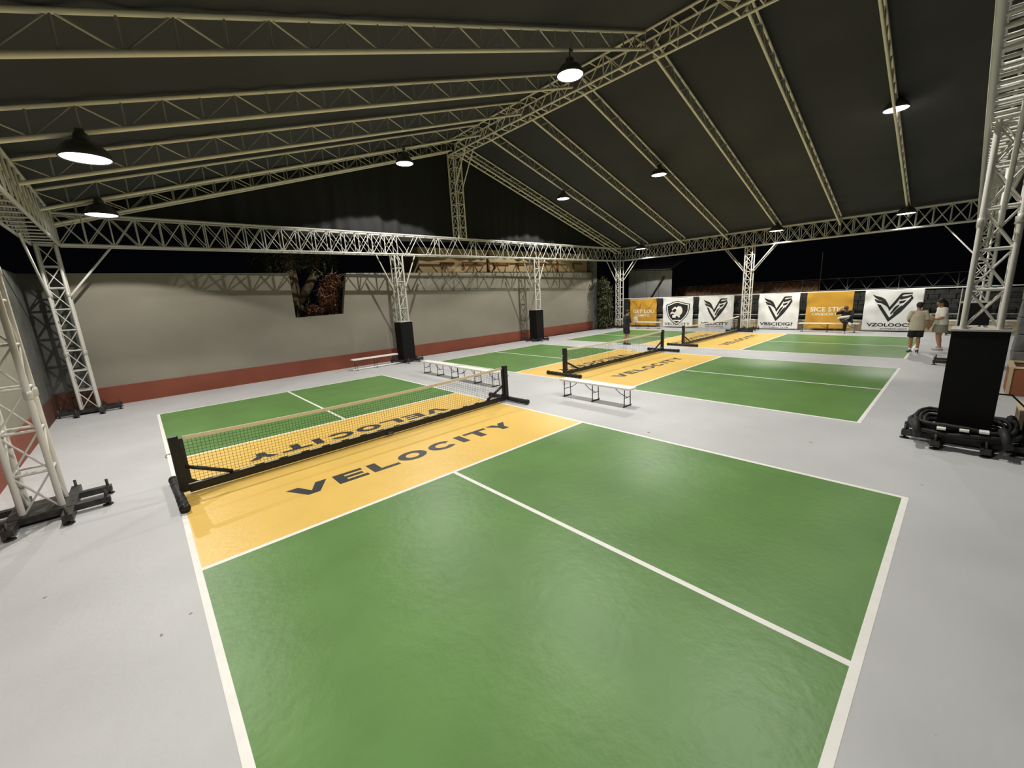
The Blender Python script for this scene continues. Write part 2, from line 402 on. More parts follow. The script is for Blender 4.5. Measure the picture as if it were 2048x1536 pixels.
def column(x, y, label, cover=False, braces=(), z_top=ZB, off=1.15, zb=3.05, base=True, base_rot=0.0, pair=False, style='x', pitch=0.5, front=0):
    t = empty('truss_column', (x, y, 0), label, 'column', 'lattice columns round the hall')
    truss(t, (x, y, 0.10), (x, y, z_top), (0, 1, 0), CW, CW, style, pitch, rungs='x' if style == 'x' else 'z', front=front)
    for z in (1.6, 3.1):                                    # splice collars
        for a in (-1, 1):
            for b in (-1, 1): rod('collar', GALV, (x+a*CW/2, y+b*CW/2, z-0.05), (x+a*CW/2, y+b*CW/2, z+0.05), CR*1.35, t, 10)
    if base:
        P = lambda a, b: (a, b)
        for s in (-1, 1):
            box('base_beam', STEELD, (-0.62, 0.62, s*0.24-0.05, s*0.24+0.05, 0.045, 0.125), t, 0.006)
            box('base_beam', STEELD, (s*0.24-0.05, s*0.24+0.05, -0.62, 0.62, 0.05, 0.13), t, 0.006)
        box('base_plate', STEELD, (-0.30, 0.30, -0.30, 0.30, 0.10, 0.135), t)
        for sx, sy in ((1, 1), (1, -1), (-1, 1), (-1, -1)):
            for (jx, jy) in ((0.58, 0.24), (0.24, 0.58)):
                bm = bmesh.new(); tube(bm, [(sx*jx, sy*jy, 0.0), (sx*jx, sy*jy, 0.22)], 0.016, 8); jk = finish(bm, 'jack_screw', STEELD, t, True)
                bm = bmesh.new(); tube(bm, [(sx*jx, sy*jy, 0.0), (sx*jx, sy*jy, 0.014)], 0.055, 12); finish(bm, 'jack_foot', STEELD, jk)
    if cover:
        tag(box('cover_box', BLACKP, (-0.27, 0.27, -0.27, 0.27, 0.14, 1.66), t, 0.006), 'tall matt black box around the column foot')
        box('cover_rim', GALV, (-0.28, 0.28, -0.28, 0.28, 1.66, 1.685), t)
    for (dx, dy) in braces:
        for s in ((-1, 1) if pair else (0,)):
            ox, oy = (0, s*CW/2) if dx else (s*CW/2, 0)
            rod('knee_brace', TRUSS, (x+(dx > 0)*CW/2-(dx < 0)*CW/2+ox-(dy < -1.5)*CW/2, y+(dy > 0)*CW/2-(dy < 0)*CW/2+oy, zb), (x+dx*off+ox-(dy < -1.5)*CW/2, y+dy*off+oy, ZB), 0.026, t, 8)
    return t
column(XL, YB, 'corner lattice column where back and left trusses meet', braces=((1, 0), (0, -1.7)), off=1.2, front=3)
column(XL, 7.6, 'large lattice column at the left edge standing on a steel base', braces=((0, 1), (0, -1)), front=2)
column(8.2, YB, 'lattice column in a black box beside the white bench at the wall', True, ((1, 0), (-1, 0)), off=0.85, zb=2.8, style='zz')
column(16.1, YB, 'lattice column in a black box between wall bench column and the corner plant', True, ((1, 0), (-1, 0)), off=0.85, zb=2.8, style='zz')
column(24.1, YB, 'far corner lattice column beside the tall plant', braces=((-1, 0), (0, -1)), off=1.2, pair=True, front=1, pitch=0.42)
column(24.2, 7.75, 'lattice column standing between the white winged-V banners', braces=((0, 1), (0, -1)), off=1.2, pair=True, front=1, pitch=0.42)
column(8.72, YF, 'near right lattice column with big black box and cable coil', True, ((1, 0), (-1, 0)), pitch=0.55)
column(16.3, YF, 'lattice column with black box hidden behind the near right column', True, ((1, 0), (-1, 0)))
column(XR, YF, 'far right lattice column seen through the near right column', braces=((0, 1),), pair=False)

def beam(name, p0, p1, label, style, h=None, w=0.36, cat='truss', m=TRUSS, up=(0, 0, 1), pitch=0.5, div=1):
    t = empty(name, p0, label, cat)
    truss(t, p0, p1, up, w, h or (ZT-ZB), style, pitch, m, div=div)
    return t
zc = (ZB+ZT)/2
tb = empty('truss_beam', (XL+0.24, YB, zc), 'long lattice truss beam along the back wall', 'truss')
truss(tb, (XL+0.24, YB, zc), (8.2, YB, zc), (0, 0, 1), 0.36, ZT-ZB, 'x'); truss(tb, (8.2, YB, zc), (XR-0.25, YB, zc), (0, 0, 1), 0.36, ZT-ZB, 'z', 0.5)
beam('truss_beam', (XR, YF, zc), (XR, YB, zc), 'lattice truss beam along the right side above the banners', 'x')
beam('truss_beam', (XL, YF, zc), (XL, YB, zc), 'lattice truss beam along the left side seen from below', 'x', w=0.48)
beam('truss_beam', (XL+0.24, YF, zc), (XR-0.25, YF, zc), 'front lattice truss beam overhead at the right edge', 'x', w=0.52, div=2)
beam('ridge_truss', (XRG, YF, 8.78), (XRG, YB+0.2, 8.78), 'lattice ridge truss running under the peak of the roof', 'z', 0.55, 0.42, m=CREAM)
gp = empty('gable_post', (XRG, YB, ZT), 'lattice post standing on the back beam under the ridge', 'column')
truss(gp, (XRG, YB, ZT), (XRG, YB, 8.45), (0, 1, 0), 0.40, 0.40, 'x', 0.5, CREAM)
for s in (-1, 1): rod('knee_brace', CREAM, (XRG+s*0.2, YB-0.2, 7.2), (XRG+s*0.2, YB-1.1, 8.5), 0.024, gp, 8)
SLV = Vector((1, 0, SL)).normalized()
def zbot(x): return RZ - SL*abs(x-XRG)
RY = [(15.5, 'gable'), (13.4, 'first'), (11.1, 'second'), (8.8, 'third'), (6.35, 'fourth'), (4.05, 'fifth'), (1.85, 'sixth'), (-0.38, 'front')]
def rafter(y, side, nm):
    s = -1 if side == 'left' else 1
    xa, xb = XRG + s*0.22, XRG + s*12.52
    lab = {'gable': f'double lattice rafter of the back gable on the {side} slope', 'front': f'lattice rafter at the front edge of the {side} roof slope'}.get(nm, f'flat lattice rafter on the {side} roof slope, {nm} in from the back gable')
    t = empty('roof_rafter', (xa, y, zbot(xa)), lab, 'rafter', 'lattice rafters under the roof cloth')
    D = 0.38
    ys = (y-0.16, y+0.16) if nm == 'gable' else (y,)
    n = 24
    for yy in ys:
        P = lambda f, top: Vector((xa+(xb-xa)*f, yy, zbot(xa+(xb-xa)*f) + (D if top else 0)))
        rod('chord', CREAM, P(0, 0), P(1, 0), 0.036, t, 10); rod('chord', CREAM, P(0, 1), P(1, 1), 0.032, t, 10)
        for i in range(n+1): rod('upright', DKUP, P(i/n, 0), P(i/n, 1), 0.017, t, 6)
        for i in range(n):
            if i % 2: rod('diagonal', CREAM, P(i/n, 0), P((i+1)/n, 1), 0.0125, t, 6)
            else: rod('diagonal', DKUP, P(i/n, 1), P((i+1)/n, 0), 0.011, t, 6)
    if len(ys) == 2:
        for i in range(n+1):
            for tp in (0, D):
                x = xa+(xb-xa)*i/n; rod('rung', CREAM, (x, ys[0], zbot(x)+tp), (x, ys[1], zbot(x)+tp), 0.014, t, 6)
    return t
for y, nm in RY:
    for side in ('left', 'right'): rafter(y, side, nm)

# ------------------------------------------------------------------ high-bay lamps
def lamp(x, y, z, label, pw=1.0):
    t = empty('high_bay_lamp', (x, y, z), label, 'lamp', 'high-bay lamps under the rafters')
    lathe('shade', LAMPB, [(0.30, 0.0), (0.305, 0.012), (0.285, 0.075), (0.25, 0.14), (0.19, 0.20), (0.13, 0.235), (0.10, 0.24), (0.098, 0.233), (0.125, 0.226), (0.18, 0.19), (0.24, 0.13), (0.272, 0.07), (0.29, 0.0), (0.30, 0.0)], t)
    lathe('driver_housing', LAMPB, [(0.0, 0.355), (0.07, 0.35), (0.085, 0.33), (0.10, 0.235), (0.0, 0.23)], t, 20)
    lathe('lens', LENSM, [(0.0, 0.004), (0.275, 0.010), (0.276, 0.02), (0.0, 0.024)], t)
    hz = zbot(x) - z - 0.03
    bm = bmesh.new(); tube(bm, [(0, 0, 0.34), (0, 0, max(0.37, hz))], 0.014, 8); finish(bm, 'hanger', LAMPB, t, True)
    bm = bmesh.new(); bbox(bm, -0.05, 0.05, -0.05, 0.05, max(0.37, hz)-0.02, max(0.37, hz)+0.03); finish(bm, 'clamp', LAMPB, t)
    ld = bpy.data.lights.new('lamp_light', 'SPOT'); ld.energy = LAMP_W*pw; ld.spot_size = CONE; ld.spot_blend = 0.10; ld.shadow_soft_size = 0.03; ld.color = LAMP_COL
    lo = bpy.data.objects.new('lamp_light', ld); C.objects.link(lo); lo.parent = t; lo.location = (0, 0, -0.01)
    return t
for x, y, z, lab in [
    (-0.08, 8.8, 4.76, 'large glowing lamp near the left edge over the first court'),
    (-0.10, 13.4, 4.76, 'glowing lamp just above the back truss beside the corner column'),
    (7.80, 13.4, 7.08, 'glowing lamp on the left slope above the middle of the back wall'),
    (8.08, 6.35, 7.15, 'brightest glowing lamp hanging close to the ridge truss'),
    (16.1, 13.4, 6.85, 'glowing lamp on the right slope nearest the gable post'),
    (16.6, 8.8, 6.90, 'glowing lamp halfway down the right roof slope'),
    (17.1, 1.85, 7.08, 'glowing lamp at upper right close to the near column'),
    (23.1, 13.4, 4.80, 'small glowing lamp at the far corner of the right truss'),
    (23.1, 6.30, 4.80, 'small glowing lamp beside the right truss above the banner column'),
    (23.1, 1.85, 4.80, 'small glowing lamp at the right end of the right truss'),
    (-0.08, 1.85, 4.76, 'lamp overhead at the near left, above the camera'),
    (7.90, 1.85, 7.15, 'lamp overhead at the near right, above the first court')]:
    lamp(x, y, z, lab, (0.45 if y > 13 and x < 0 else 0.62) if z < 5 else 1.15)


# ------------------------------------------------------------------ benches
def bench(cx, cy, rz, ln, label, h=0.43, w=0.27, low=False):
    t = empty('folding_bench', (cx, cy, 0), label, 'bench', 'white benches', rz=rz)
    bm = bmesh.new(); bbox(bm, -ln/2, ln/2, -w/2, w/2, h-0.045, h, 0.012); finish(bm, 'plank', WHITEP, t)
    for k, x in enumerate((-ln/2+0.14, 0.0, ln/2-0.14)):
        d = 1 if k < 2 else -1
        for s in (-1, 1):
            bm = bmesh.new(); tube(bm, [(x, s*w*0.40, h-0.04), (x, s*w*0.44, 0.03), (x, s*w*0.52, 0.012)], 0.010, 8); finish(bm, 'leg', WIRE, t, True)
        bm = bmesh.new(); tube(bm, [(x, -w*0.55, 0.014), (x, w*0.55, 0.014)], 0.014, 8); finish(bm, 'foot_bar', RUBBER, t, True)
        bm = bmesh.new(); tube(bm, [(x, -w*0.42, 0.20), (x, w*0.42, 0.20)], 0.008, 8); finish(bm, 'cross_bar', WIRE, t, True)
        bm = bmesh.new(); tube(bm, [(x, 0, 0.20), (x+d*0.17, 0, 0.26), (x+d*0.34, 0, h-0.045)], 0.008, 8); finish(bm, 'folding_stay', WIRE, t, True)
    if low:
        bm = bmesh.new(); tube(bm, [(-ln/2-0.05, -w*0.5, 0.05), (ln/2, -w*0.5, 0.05)], 0.022, 8); finish(bm, 'lower_rail', WHITEP, t, True)
    return t
bench(7.54, 5.36, PI/2, 1.95, 'white folding bench in front of the middle court net')
bench(7.25, 11.45, PI/2, 1.95, 'white folding bench behind the near net, end nearer the wall')
bench(7.20, 9.35, PI/2, 1.95, 'white folding bench seen through the right end of the near net')
bench(6.75, 15.35, 0.0, 1.85, 'white bench along the red-banded back wall beside the black box', low=True)
bench(23.75, 13.2, PI/2, 1.7, 'small white bench in front of the far left orange banner')
bench(24.15, 4.15, PI/2, 2.3, 'white bench under the seated person at the orange banner')

# ------------------------------------------------------------------ right boundary: stone wall, ledge, railing, banners
struct('wall_right', MORT, (25.62, 25.9, -4, 16.6, 0, 1.72))
def stones():
    wr = bpy.data.objects['wall_right']; meshes = []
    for k in range(8):
        bm = bmesh.new(); bbox(bm, -0.5, 0.5, -0.5, 0.5, -0.5, 0.5, 0.10)
        for v in bm.verts: v.co += 0.07*noise.noise_vector(v.co*1.7 + Vector((k*5, 0, 0)))
        me = bpy.data.meshes.new('stone'); bm.to_mesh(me); bm.free(); me.materials.append(STONE); meshes.append(me)
    n = 0
    for r in range(6):
        z = 0.58 + r*0.20; y = -2.4 + (r % 2)*0.2
        while y < 15.9 and n < 300:
            ww = random.uniform(0.28, 0.52)
            o = link('stone', random.choice(meshes), wr); o.location = (25.585, y+ww/2, z+0.09); o.scale = (0.14, ww*0.95, 0.185); n += 1
            y += ww
stones()
struct('trim_1', LEDGE, (25.15, 25.62, -4, 16.6, 0, 0.46), 0.02)
struct('trim_2', WHITEP, (25.13, 25.64, -4, 16.6, 0.46, 0.50))
rl = empty('banner_railing', (24.9, 16.0, 0), 'white pipe railing that the banners hang from', 'railing')
rod('top_rail', WHITEP, (24.9, -2.0, 1.86), (24.9, 16.0, 1.86), 0.024, rl)
rod('lower_rail', GALV, (24.93, -2.0, 0.78), (24.93, 16.0, 0.78), 0.016, rl)
for k in range(10): rod('post', GALV, (24.93, 16.0-k*2.0, 0.0), (24.93, 16.0-k*2.0, 1.86), 0.02, rl)

def font_mesh(txt, size, width, bold=0.0):
    """text -> flat mesh verts/faces fitted to a width; x right, y up"""
    cu = bpy.data.curves.new('t', 'FONT'); cu.body = txt; cu.size = size; cu.offset = bold*size; cu.resolution_u = 3; cu.align_x = 'LEFT'
    ob = bpy.data.objects.new('t', cu); C.objects.link(ob)
    dg = bpy.context.evaluated_depsgraph_get(); me = bpy.data.meshes.new_from_object(ob.evaluated_get(dg))
    vs = [v.co.copy() for v in me.vertices]; fs = [list(p.vertices) for p in me.polygons]
    bpy.data.objects.remove(ob); bpy.data.curves.remove(cu); bpy.data.meshes.remove(me)
    x0 = min(v.x for v in vs); x1 = max(v.x for v in vs); y0 = min(v.y for v in vs); y1 = max(v.y for v in vs)
    return [((v.x-x0)/(x1-x0)*width, (v.y-y0)/(y1-y0)*size) for v in vs], fs
def px_polys(polys, x0, y0, sx, sy): return [[((a-x0)/sx, (y0-b)/sy) for a, b in p] for p in polys]
def grow(p, g):
    ar = sum(a[0]*b[1]-b[0]*a[1] for a, b in zip(p, p[1:]+p[:1])); sg = 1 if ar > 0 else -1; out = []
    for i in range(len(p)):
        a, b, c = Vector(p[i-1]), Vector(p[i]), Vector(p[(i+1) % len(p)]); d1 = (b-a).normalized(); d2 = (c-b).normalized()
        n = (Vector((d1.y, -d1.x)) + Vector((d2.y, -d2.x)))*sg
        if n.length > 1e-3: n.normalize()
        out.append(tuple(b + n*g))
    return out
VLOGO = px_polys([grow(p, 6) for p in [
    [(298, 366), (345, 390), (440, 418), (492, 452), (532, 518), (572, 590), (640, 490), (718, 362), (742, 350), (872, 350), (876, 363), (748, 368), (728, 390), (664, 505), (576, 650), (552, 590), (500, 512), (450, 468), (380, 442), (340, 412)],
    [(330, 440), (372, 462), (450, 485), (512, 525), (548, 590), (508, 548), (440, 508), (376, 502), (352, 476)],
    [(385, 533), (432, 548), (588, 775), (720, 620), (800, 520), (862, 440), (872, 398), (892, 440), (850, 515), (740, 670), (578, 838), (440, 622)],
    [(703, 432), (722, 400), (748, 410), (802, 404), (872, 384), (862, 410), (800, 434), (722, 452)],
    [(708, 492), (762, 482), (802, 468), (770, 506), (714, 526)],
    [(598, 692), (655, 585), (704, 545), (706, 560), (652, 640), (606, 712)],
    [(640, 690), (700, 610), (745, 560), (742, 578), (700, 632), (648, 706)]]], 180, 1000, 860, 710)
SHIELD = [(740, 405), (800, 385), (870, 350), (935, 343), (1000, 363), (1060, 380), (1122, 395), (1118, 480), (1095, 550), (1060, 610), (990, 682), (920, 738), (850, 692), (785, 620), (755, 560), (742, 490)]
def scl(p, f, cx=930, cy=525): return [(cx+(a-cx)*f, cy+(b-cy)*f) for a, b in p]
BEAST = [(835, 480), (868, 448), (890, 432), (905, 452), (938, 428), (982, 430), (1004, 470), (1008, 520), (990, 560), (966, 576), (976, 606), (944, 612), (932, 588), (906, 588), (900, 616), (852, 614), (846, 575), (882, 558), (850, 545), (812, 562), (822, 530), (846, 512), (880, 532), (912, 500), (905, 470), (872, 470), (850, 500)]
def sh(ps): return px_polys(ps, 690, 762, 475, 472)
def banner(y1, y0, z0, z1, m, label, prints, seed, low=None):
    """hangs in the plane x = 24.86; u runs to the viewer's right (-y), v up; prints: (kind, material, polys or text spec)"""
    Wd, Hh = y1-y0, z1-z0
    t = empty('banner', (24.86, y1, z0), label, 'banner', 'banners on the railing')
    def off(u, v):                       # drape of the cloth: sag from the two tied corners, soft creases
        e = 0.05*noise.noise((u*2.3+seed*7, v*1.1, seed)) + 0.03*math.sin((u+v*0.7)*8+seed)*noise.noise((u*1.3, v*1.3, seed+4))
        c = 0.055*math.sin(9*math.sqrt(u*u+(Hh-v)**2)+seed)*math.exp(-1.5*u)*max(0, v/Hh-0.3) + 0.055*math.sin(9*math.sqrt((Wd-u)**2+(Hh-v)**2)+seed)*math.exp(-1.5*(Wd-u))*max(0, v/Hh-0.3)
        return -(e + c) - 0.06
    def pos(u, v, d=0.0): 
        dip = -0.025*math.sin(PI*u/Wd)*(v/Hh)
        return (off(u, v) - d, -u, v + dip)
    bm = bmesh.new(); N, K = 44, 40
    g = [[bm.verts.new(pos(Wd*i/N, Hh*k/K)) for k in range(K+1)] for i in range(N+1)]
    for i in range(N):
        for k in range(K): bm.faces.new((g[i][k], g[i+1][k], g[i+1][k+1], g[i][k+1]))
    cl = finish(bm, 'cloth', m, t, True); sm = cl.modifiers.new('thickness', 'SOLIDIFY'); sm.thickness = 0.003
    def put(name, mt, bm, d):
        for _ in range(3):
            es = [e for e in bm.edges if e.calc_length() > 0.07]
            if es: bmesh.ops.subdivide_edges(bm, edges=es, cuts=1); bmesh.ops.triangulate(bm, faces=[f for f in bm.faces if len(f.verts) > 3])
        for v in bm.verts: v.co = pos(v.co.x, v.co.y, d)
        finish(bm, name, mt, t)
    for name, mt, d, spec in prints:
        bm = bmesh.new()
        if isinstance(spec, list):
            for p in spec:
                f = bm.faces.new([bm.verts.new((a*Wd, b*Hh, 0)) for a, b in p]); bm.normal_update(); bmesh.ops.triangulate(bm, faces=[f])
        else:
            txt, u0, v0, size, wid, bold = spec
            vs, fs = font_mesh(txt, size*Hh, wid*Wd, bold); V = [bm.verts.new((a+u0*Wd, b+v0*Hh, 0)) for a, b in vs]
            for f in fs:
                try: bm.faces.new([V[i] for i in f])
                except ValueError: pass
        put(name, mt, bm, d)
    for u in (0.01, Wd-0.01):
        tubeobj('tie_cord', WHITEP, [(-0.03, -u, Hh-0.02), (0.0, -u, 1.87-z0), (0.05, -u, 1.9-z0)], 0.006, t, 6)
    return t
VP = ('winged_v_logo', PRK, 0.006, VLOGO)
banner(15.12, 13.21, 0.10, 1.84, BANO, 'orange banner farthest left on the railing, beside the corner column', [
    ('faint_v_mark', PRO, 0.005, [[(.06, .93), (.16, .93), (.36, .60), (.44, .52), (.40, .62), (.46, .95), (.34, .68)], [(.95, .97), (.90, .90), (.76, .70), (.58, .55), (.78, .66)]]),
    ('lettering', PRW, 0.006, ('GET LOU', .12, .47, .13, .80, .018)), ('lettering', PRW, 0.006, ('.CUMITZ.', .18, .34, .085, .58, .012))], 1)
banner(12.77, 10.87, 0.06, 1.85, BANW, 'white banner with a black shield emblem', [
    ('shield_outline', PRK, 0.005, sh([SHIELD])), ('shield_ring', BANW, 0.008, sh([scl(SHIELD, .93)])), ('shield_field', PRK, 0.011, sh([scl(SHIELD, .84)])),
    ('emblem_beast', PRW, 0.014, sh([BEAST])), ('emblem_bar', PRW, 0.014, sh([[(862, 650), (985, 650), (968, 668), (880, 668)]])),
    ('lettering', PRK, 0.006, ('VELOCITY', .06, .05, .09, .86, .014))], 2)
banner(10.52, 8.59, 0.0, 1.86, BANW, 'white winged-V banner directly left of the lattice column', [VP, ('lettering', PRK, 0.006, ('VELOCITY', .08, .10, .10, .80, .03)), ('small_lettering', PRK, 0.006, ('PICKLEBALL', .22, .035, .04, .55, .01))], 3)
banner(7.34, 5.50, 0.05, 1.86, BANW, 'white winged-V banner directly right of the lattice column', [VP, ('lettering', PRK, 0.006, ('VBSCIDIG?', .06, .09, .10, .82, .03)), ('small_lettering', PRK, 0.006, ('PICKLEBALL CLUB', .14, .025, .035, .64, .01))], 4)
banner(5.20, 3.39, 0.10, 1.87, BANO, 'orange banner behind the seated person and bench', [
    ('lettering', PRW, 0.006, ('SICE STIO', .10, .47, .125, .76, .016)), ('lettering', PRW, 0.006, ('ONIDORTS', .15, .36, .075, .60, .012))], 5)
banner(2.99, 1.07, 0.06, 1.86, BANW, 'white winged-V banner farthest right behind the standing pair', [VP, ('lettering', PRK, 0.006, ('VZOLOOCS', .09, .10, .085, .78, .03)), ('small_lettering', PRK, 0.006, ('pickleball court', .34, .02, .05, .46, .01))], 6)

# ------------------------------------------------------------------ beyond the boundary
bw = struct('wall_far_brick', BRICK, (28.25, 28.5, 5.5, 13.8, 0, 2.40))
wf = empty('wire_fence', (28.1, 14.2, 0), 'thin zigzag wire fence behind the banner railing', 'fence')
for z in (1.86, 2.46): rod('rail', DKUP, (28.1, -0.2, z), (28.1, 14.2, z), 0.015, wf, 6)
for k in range(36):
    y = 14.2 - k*0.4
    rod('wire', DKUP, (28.1, y, 1.86 if k % 2 else 2.46), (28.1, y-0.4, 2.46 if k % 2 else 1.86), 0.011, wf, 6)
    if k % 5 == 0: rod('post', DKUP, (28.1, y, 0), (28.1, y, 2.46), 0.018, wf, 6)
rod('flag_pole', DKUP, (28.1, 5.4, 1.86), (28.1, 5.4, 3.9), 0.014, wf, 6)
sd = empty('metal_shed', (26.5, 15.0, 0), 'grey sheet-metal shed behind the far left orange banner', 'shed')
for k in range(7):
    y = 16.3 - k*0.46
    box('wall_sheet', SHEET, (-0.02 + (k % 2)*0.03, 0.03 + (k % 2)*0.03, y-0.46-15.0, y-15.0-0.01, 0, 3.75 - 0.03*k), sd)
rod('diagonal_strut', STEELD, (26.42, 14.9, 1.3), (26.42, 13.6, 3.2), 0.05, sd)
bm = bmesh.new(); v = [bm.verts.new(p) for p in ((-0.3, 1.5, 3.80), (-0.3, -1.95, 3.60), (1.6, -1.95, 4.2), (1.6, 1.5, 4.4))]; bm.faces.new(v)
r_ = bmesh.ops.extrude_face_region(bm, geom=bm.faces[:]); [setattr(q, 'co', q.co + Vector((0, 0, 0.05))) for q in r_['geom'] if isinstance(q, bmesh.types.BMVert)]
finish(bm, 'roof_sheet', SHEET, sd)
# house behind the back wall
hs = empty('ochre_house', (16, 16.85, 0), 'ochre house facade with rust strips showing above the back wall', 'building')
box('wall', FACADE, (-6.0, 6.4, 0, 3, 0, 4.85), hs)
for i, (a, b, z) in enumerate([(-4.9, -4.1, 4.10), (-3.6, -2.3, 4.11), (-1.6, -0.5, 4.12), (0.1, 0.9, 4.14), (1.3, 2.4, 4.15), (4.9, 5.8, 4.17)]):
    ln_ = box('awning_strip', RUST, (a, b, -0.10, 0.0, z, z+0.10), hs, 0.01)
    box('awning_bracket', RUST, (a+0.05, a+0.11, -0.08, 0.0, z-0.22, z), ln_)
for a in (-2.0, 3.4): box('drain_pipe', RUST, (a, a+0.09, -0.09, 0.0, 3.75, 4.85), hs)
def foliage(bm, n, cen, rad, size, flat=0.5, seed=0):
    rnd = random.Random(seed)
    for _ in range(n):
        while True:
            p = Vector((rnd.uniform(-1, 1), rnd.uniform(-1, 1), rnd.uniform(-1, 1)))
            if p.length < 1 and p.length > rnd.random()*0.75: break
        c = Vector(cen) + Vector((p.x*rad[0], p.y*rad[1], p.z*rad[2]))
        d = Vector((rnd.uniform(-1, 1), rnd.uniform(-1, 1), rnd.uniform(-1, .6))).normalized(); u, v = frame_of(d); s = size*rnd.uniform(.6, 1.3)
        a = [bm.verts.new(c + q) for q in (d*0, d*s*.5+u*s*.22+v*.1*s, d*s, d*s*.5-u*s*.22+v*.1*s)]
        bm.faces.new(a)
def tree(name, loc, label, trunk, blobs, size, lm, cat='tree', seed=1, twigs=0):
    t = empty(name, loc, label, cat)
    for pts, r in trunk: tubeobj('trunk' if pts is trunk[0][0] else 'branch', BARK, pts, r, t, 9)
    bm = bmesh.new()
    for k, (n, c, r) in enumerate(blobs): foliage(bm, n, c, r, size, seed=seed+k)
    tag(finish(bm, 'foliage', lm, t), kind='stuff')
    if twigs:
        rnd = random.Random(seed+50); bm = bmesh.new()
        for _ in range(twigs):
            n, c, r = rnd.choice(blobs); p = Vector(c)+Vector([rnd.uniform(-1, 1)*q*.9 for q in r]); d = Vector((rnd.uniform(-1, 1), rnd.uniform(-.5, .2), rnd.uniform(-.4, 1))).normalized()
            tube(bm, [p, p+d*.16+Vector((.03, 0, .02)), p+d*.36], [.010, .007, .003], 5)
        tag(finish(bm, 'twigs', TWIG, t), kind='stuff')
    return t
tree('broken_tree', (5.0, 17.6, 0), 'dim tree with thick trunk standing in the broken wall opening', [
    ([(-.1, 0, 0), (-.05, .05, 1.6), (-.3, .1, 3.0), (-.2, .1, 5.4)], [.34, .30, .33, .26]), ([(-.1, 0, 2.6), (.6, .1, 3.6), (1.2, .3, 5.2)], [.2, .17, .12]), ([(-.2, 0, 3.0), (-.9, .1, 3.8), (-1.3, .2, 4.6)], [.14, .1, .06])],
    [(900, (-.6, -.1, 4.2), (1.1, .5, .5)), (700, (.9, .0, 4.3), (.8, .5, .6)), (260, (-.6, -.35, 2.5), (.35, .2, .5))], .13, LEAF, seed=3, twigs=30)
tree('dry_brush', (5.75, 16.95, 0), 'reddish dry brush heaped in the broken wall opening', [([(0, 0, 0), (.05, 0, 1.6), (.2, 0, 3.3)], [.06, .05, .02])],
    [(1500, (.12, 0, 2.75), (.42, .26, .85)), (500, (.35, 0, 3.4), (.35, .2, .35)), (350, (-.5, .05, 2.3), (.3, .2, .25))], .11, LEAFR, 'bush', 11, 70)
tree('climbing_plant', (22.95, 15.90, 0), 'tall dark leafy plant in the far corner by the wall', [([(0, 0, 0), (.05, 0, 1.2), (-.05, 0, 3.0)], [.05, .04, .02])],
    [(700, (-.1, 0, 2.7), (.50, .4, .65)), (500, (.25, 0, 2.2), (.45, .4, .6)), (700, (-.1, -.05, 1.5), (.58, .4, .8)), (400, (.3, -.1, 1.2), (.45, .3, .6)), (500, (0, -.1, .5), (.75, .4, .45))], .17, LEAF, 'plant', 21, 36)

# ------------------------------------------------------------------ right foreground: cables, planters, pillar
cc = empty('cable_coil', (8.72, YF, 0), 'black cable coil heaped round the foot of the near right column', 'cable')
rnd = random.Random(5)
for k in range(7):
    pts = []; r0 = 0.40+0.05*(k % 4); zz = 0.165+0.028*k
    for i in range(37):
        a = 2*PI*i/36; sq = 1/max(abs(math.cos(a)), abs(math.sin(a)))**0.55
        pts.append((math.cos(a)*r0*sq*1.02, math.sin(a)*r0*sq, zz+0.02*math.sin(3*a+k)+0.012*rnd.uniform(-1, 1)))
    tubeobj('cable_loop', RUBBER, pts, 0.026, cc, 7)
for k, (a, b) in enumerate(((-.52, .42), (-.50, -.42), (.3, -.52))):
    bm = bmesh.new(); tube(bm, [(a-.12, b, .17), (a-.14, b+.03, .30), (a, b+.06, .37), (a+.14, b+.02, .28), (a+.12, b, .17)], [.05, .045, .05, .045, .04], 8); finish(bm, 'cable_bundle', RUBBER, cc, True)
for k, (a, b) in enumerate(((-.50, .20), (-.50, -.02), (-.52, -.2))):
    box('cable_tag', WHITEP, (a-.10, a+.02, b-.04, b+.05, .30+.015*k, .325+.015*k), cc)
tubeobj('loose_cable', RUBBER, [(.1, -.28, .75), (.25, -.42, .72), (.32, -.56, .55), (.18, -.60, .38), (-.1, -.52, .2)], 0.011, cc, 7)
tubeobj('loose_cable', RUBBER, [(.0, -.45, .05), (.18, -.58, .015), (.36, -.72, .015), (.45, -.95, .015)], 0.012, cc, 7)
def planter(x0, x1, y0, y1, h, label, inner):
    t = empty('planter_box', (x0, y0, 0), label, 'planter')
    w_, l_ = x1-x0, y1-y0
    for b in ((0, .05, 0, l_), (w_-.05, w_, 0, l_)): box('side', inner, (*b, 0, h), t, .006)
    for b in ((.05, w_-.05, 0, .05), (.05, w_-.05, l_-.05, l_)): box('side', inner, (*b, 0, h), t, .006)
    box('soil', BARK, (.05, w_-.05, .05, l_-.05, 0.0, h-.06), t)
    for b in ((-.015, .065, -.015, l_+.015), (w_-.065, w_+.015, -.015, l_+.015)): box('rim', LEDGE, (*b, h, h+.03), t)
    for b in ((.065, w_-.065, -.015, .065), (.065, w_-.065, l_-.065, l_+.015)): box('rim', LEDGE, (*b, h, h+.03), t)
    box('corner_trim', LEDGE, (-.02, .03, l_-.04, l_+.01, 0, h), t)
    return t
REDBRN = mat('red_brown_planter', (0.26, 0.085, 0.035), .75, nscale=4, namt=.15)
DKBRN = mat('dark_brown_box', (0.12, 0.055, 0.018), .8, nscale=4, namt=.2)
planter(12.6, 13.5, -1.9, -.92, .55, 'red-brown planter box with pale rim at the right edge', REDBRN)
planter(9.25, 9.95, -1.5, -.90, .42, 'dark brown box with pale rim low at the right edge', DKBRN)
